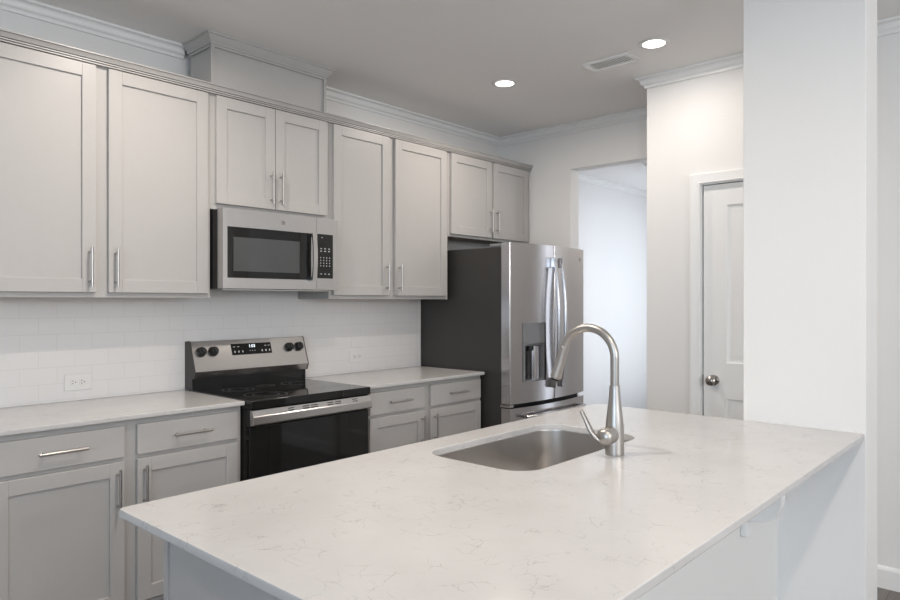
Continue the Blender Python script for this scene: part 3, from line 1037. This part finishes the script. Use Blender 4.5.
    # badge
    bx, bz = 4.335, 1.688
    bm = B(); lathe(bm, (bx, Yf(bx) - .0003, bz), (0, -1, 0), [(.017, 0), (.017, .0016), (.015, .002), (.0145, .0012), (0, .0012)], 32)
    bd = obj('badge', bm, M['knob_metal'], t, label='small round monogram badge')
    bm = text_bm('GE', .015, face_my(bx, Yf(bx) - .0018, bz))
    obj('badge_letters', bm, M['grey_plastic'], bd)
fridge()

# ------------------------------------------------------------------ island
IX0, IX1, IY0, IY1 = .634, 2.7515, .511, 1.581
SX0, SX1, SY0, SY1, SR = 1.497, 2.192, 1.074, 1.466, .085
ict = obj('countertop', slab(B(), IX0, IY0, IX1, IY1, CT0, CT1, [.012, .004, .03, .015], .004, (SX0, SY0, SX1, SY1, SR)), M['quartz'], None, origin=(1.7, 1.05, CT0))
tag(ict, 'large white veined quartz island top with the sink cut into it', 'countertop', 'white quartz countertops')

t = thing('kitchen_island', 'grey island cabinet under the large quartz top', 'island', (1.7, 1.2, 0))
ex, ey0, ey1 = .717, .9055, 1.533
bm = B()
box(bm, ex + .006, 2.75, ey0, ey0 + .012, .10, .8925); box(bm, ex + .006, ex + .026, ey0 + .012, ey1 - .019, .10, .8925)
box(bm, 2.732, 2.75, ey0 + .012, ey1 - .019, .10, .8925); box(bm, ex + .026, 2.732, ey0 + .012, ey1 - .019, .10, .118)
box(bm, ex + .006, 2.75, ey0, ey1 - .075, .0005, .10)
obj('carcass', bm, M['cabinet'], t)
bm = B(); box(bm, ex + .001, 2.75, ey1 - .0185, ey1, .10, .8925, .001, 1)
ff = obj('face_frame', bm, M['cabinet'], t)
bm = B(); box(bm, ex - .001, ex + .0055, .802, ey1 - .041, .0005, .8925, .001, 1)
obj('end_panel', bm, M['cabinet'], t)
nd = 4
for k in range(nd):
    a = ex + .03 + k * (2.72 - ex - .03) / nd
    c = a + (2.72 - ex - .03) / nd - .03
    bm = shaker(B(), a, c, .128, .868, 0)
    bmesh.ops.transform(bm, matrix=Matrix.Translation((0, ey1 + .0207, 0)) @ Matrix.Scale(-1, 4, (0, 1, 0)), verts=bm.verts[:])
    obj('door', bm, M['cabinet'], t)

# corbel under the overhang
def corbel(x):
    t_ = thing('corbel', 'small white scrolled bracket on the low wall under the island overhang', 'bracket', (x, .80, .60))
    bm = B(); box(bm, x - .025, x + .025, .778, .7992, .59, .8925, .002, 1)
    obj('back_plate', bm, M['trim'], t_)
    pts = [(.7775, .8925), (.672, .8925), (.672, .735)]
    for k in range(1, 11):
        a = PI / 2 * k / 10
        pts.append((.672 + .075 * (1 - math.cos(a)), .735 - .090 * math.sin(a)))
    pts.append((.7775, .645))
    bm = prism(B(), pts, 'x', x - .020, x + .020)
    obj('arm', bm, M['trim'], t_)
corbel(2.375)

# sink
t = thing('kitchen_sink', 'undermounted stainless sink with one wide bowl set in the island top', 'sink', ((SX0 + SX1) / 2, (SY0 + SY1) / 2, .68))
bm = B()
def SL(out, z, rad):
    return [(x, y, z) for x, y in rrect(SX0 - out, SY0 - out, SX1 + out, SY1 + out, rad, 8)]
zt = CT0 - .0006
zb = .690
loops = [SL(.022, zt, SR + .022), SL(.006, zt, SR + .006), SL(.004, zt - .004, SR + .004), SL(.001, zb + .05, SR), SL(-.004, zb + .022, SR), SL(-.014, zb + .008, SR), SL(-.030, zb, SR),
         SL(-.12, zb - .002, .06), SL(-.178, zb - .004, .015)]
loft(bm, loops, False, True)
bowl = obj('bowl', bm, M['sink'], t, smooth=50)
sm = bowl.modifiers.new('thick', 'SOLIDIFY'); sm.thickness = .0015; sm.offset = 1 if False else -1
bm = B(); lathe(bm, ((SX0 + SX1) / 2, (SY0 + SY1) / 2, zb - .0035), (0, 0, 1), [(.045, 0), (.045, .003), (.036, .004), (.032, .001), (0, .001)], 32)
obj('drain', bm, M['chrome'], t)

# faucet
def faucet():
    X, Y = 1.872, 1.009
    t = thing('kitchen_faucet', 'tall brushed nickel pull-down faucet arching over the island sink', 'faucet', (X, Y, CT1))
    z = CT1 + .0004
    bm = B()
    lathe(bm, (X, Y, z), (0, 0, 1), [(.0275, 0), (.0285, .002), (.0285, .060), (.0275, .085), (.0255, .105), (.0225, .130), (.0195, .155), (.0172, .180), (.0158, .200), (.0152, .2095), (.0145, .2100)], 40)
    obj('body', bm, M['nickel'], t, smooth=40)
    Rr = .0910; zc = 1.2065
    pts = [(X, Y, z + .2104), (X, Y, 1.15), (X, Y, zc)]
    for k in range(1, 33):
        th = R(161) * k / 32
        pts.append((X, Y + Rr - Rr * math.cos(th), zc + Rr * math.sin(th)))
    bm = tube(B(), pts, .0132, 22)
    obj('spout', bm, M['nickel'], t)
    e = Vector(pts[-1]); d = Vector((0, math.sin(R(161)), math.cos(R(161))))
    bm = B()
    lathe(bm, e + d * .0006, d, [(.0128, 0), (.0138, .001), (.0142, .020), (.0155, .055), (.0175, .085), (.0190, .104), (.0186, .108), (.0155, .110)], 32)
    hd = obj('spray_head', bm, M['nickel'], t, smooth=40)
    bm = B(); lathe(bm, e + d * .1108, d, [(.0148, 0), (.0148, .006), (.012, .008), (0, .008)], 24)
    obj('nozzle', bm, M['black'], hd)
    # lever on the side: short hub along -X, then a curved paddle rising towards the bowl
    zh = .977
    bm = B()
    lathe(bm, (X - .015, Y, zh), (-1, 0, 0), [(.022, 0), (.0250, .006), (.0265, .018), (.0262, .022), (.0255, .0235), (.0262, .025), (.0262, .040), (.0240, .051), (.017, .059), (0, .0625)], 32)
    hub = obj('handle_hub', bm, M['nickel'], t, smooth=50)
    P = [Vector(p) for p in ((X - .060, Y + .000, zh - .014), (X - .066, Y + .018, zh - .010), (X - .071, Y + .040, zh + .012), (X - .074, Y + .056, zh + .044), (X - .076, Y + .074, zh + .076))]
    dense = []
    for i in range(len(P) - 1):
        p0, p1, p2, p3 = P[max(i - 1, 0)], P[i], P[i + 1], P[min(i + 2, len(P) - 1)]
        for k in range(6):
            u = k / 6
            dense.append(0.5 * ((2 * p1) + (p2 - p0) * u + (2 * p0 - 5 * p1 + 4 * p2 - p3) * u * u + (3 * p1 - p0 - 3 * p2 + p3) * u ** 3))
    dense.append(P[-1])
    n = len(dense)
    rad = [(.0085 + .0035 * math.sin(PI * i / (n - 1))) * (1 if i < n - 2 else .75 if i < n - 1 else .35) for i in range(n)]
    bm = tube(B(), dense, rad, 16, .62)
    obj('lever', bm, M['nickel'], t, smooth=60)
faucet()
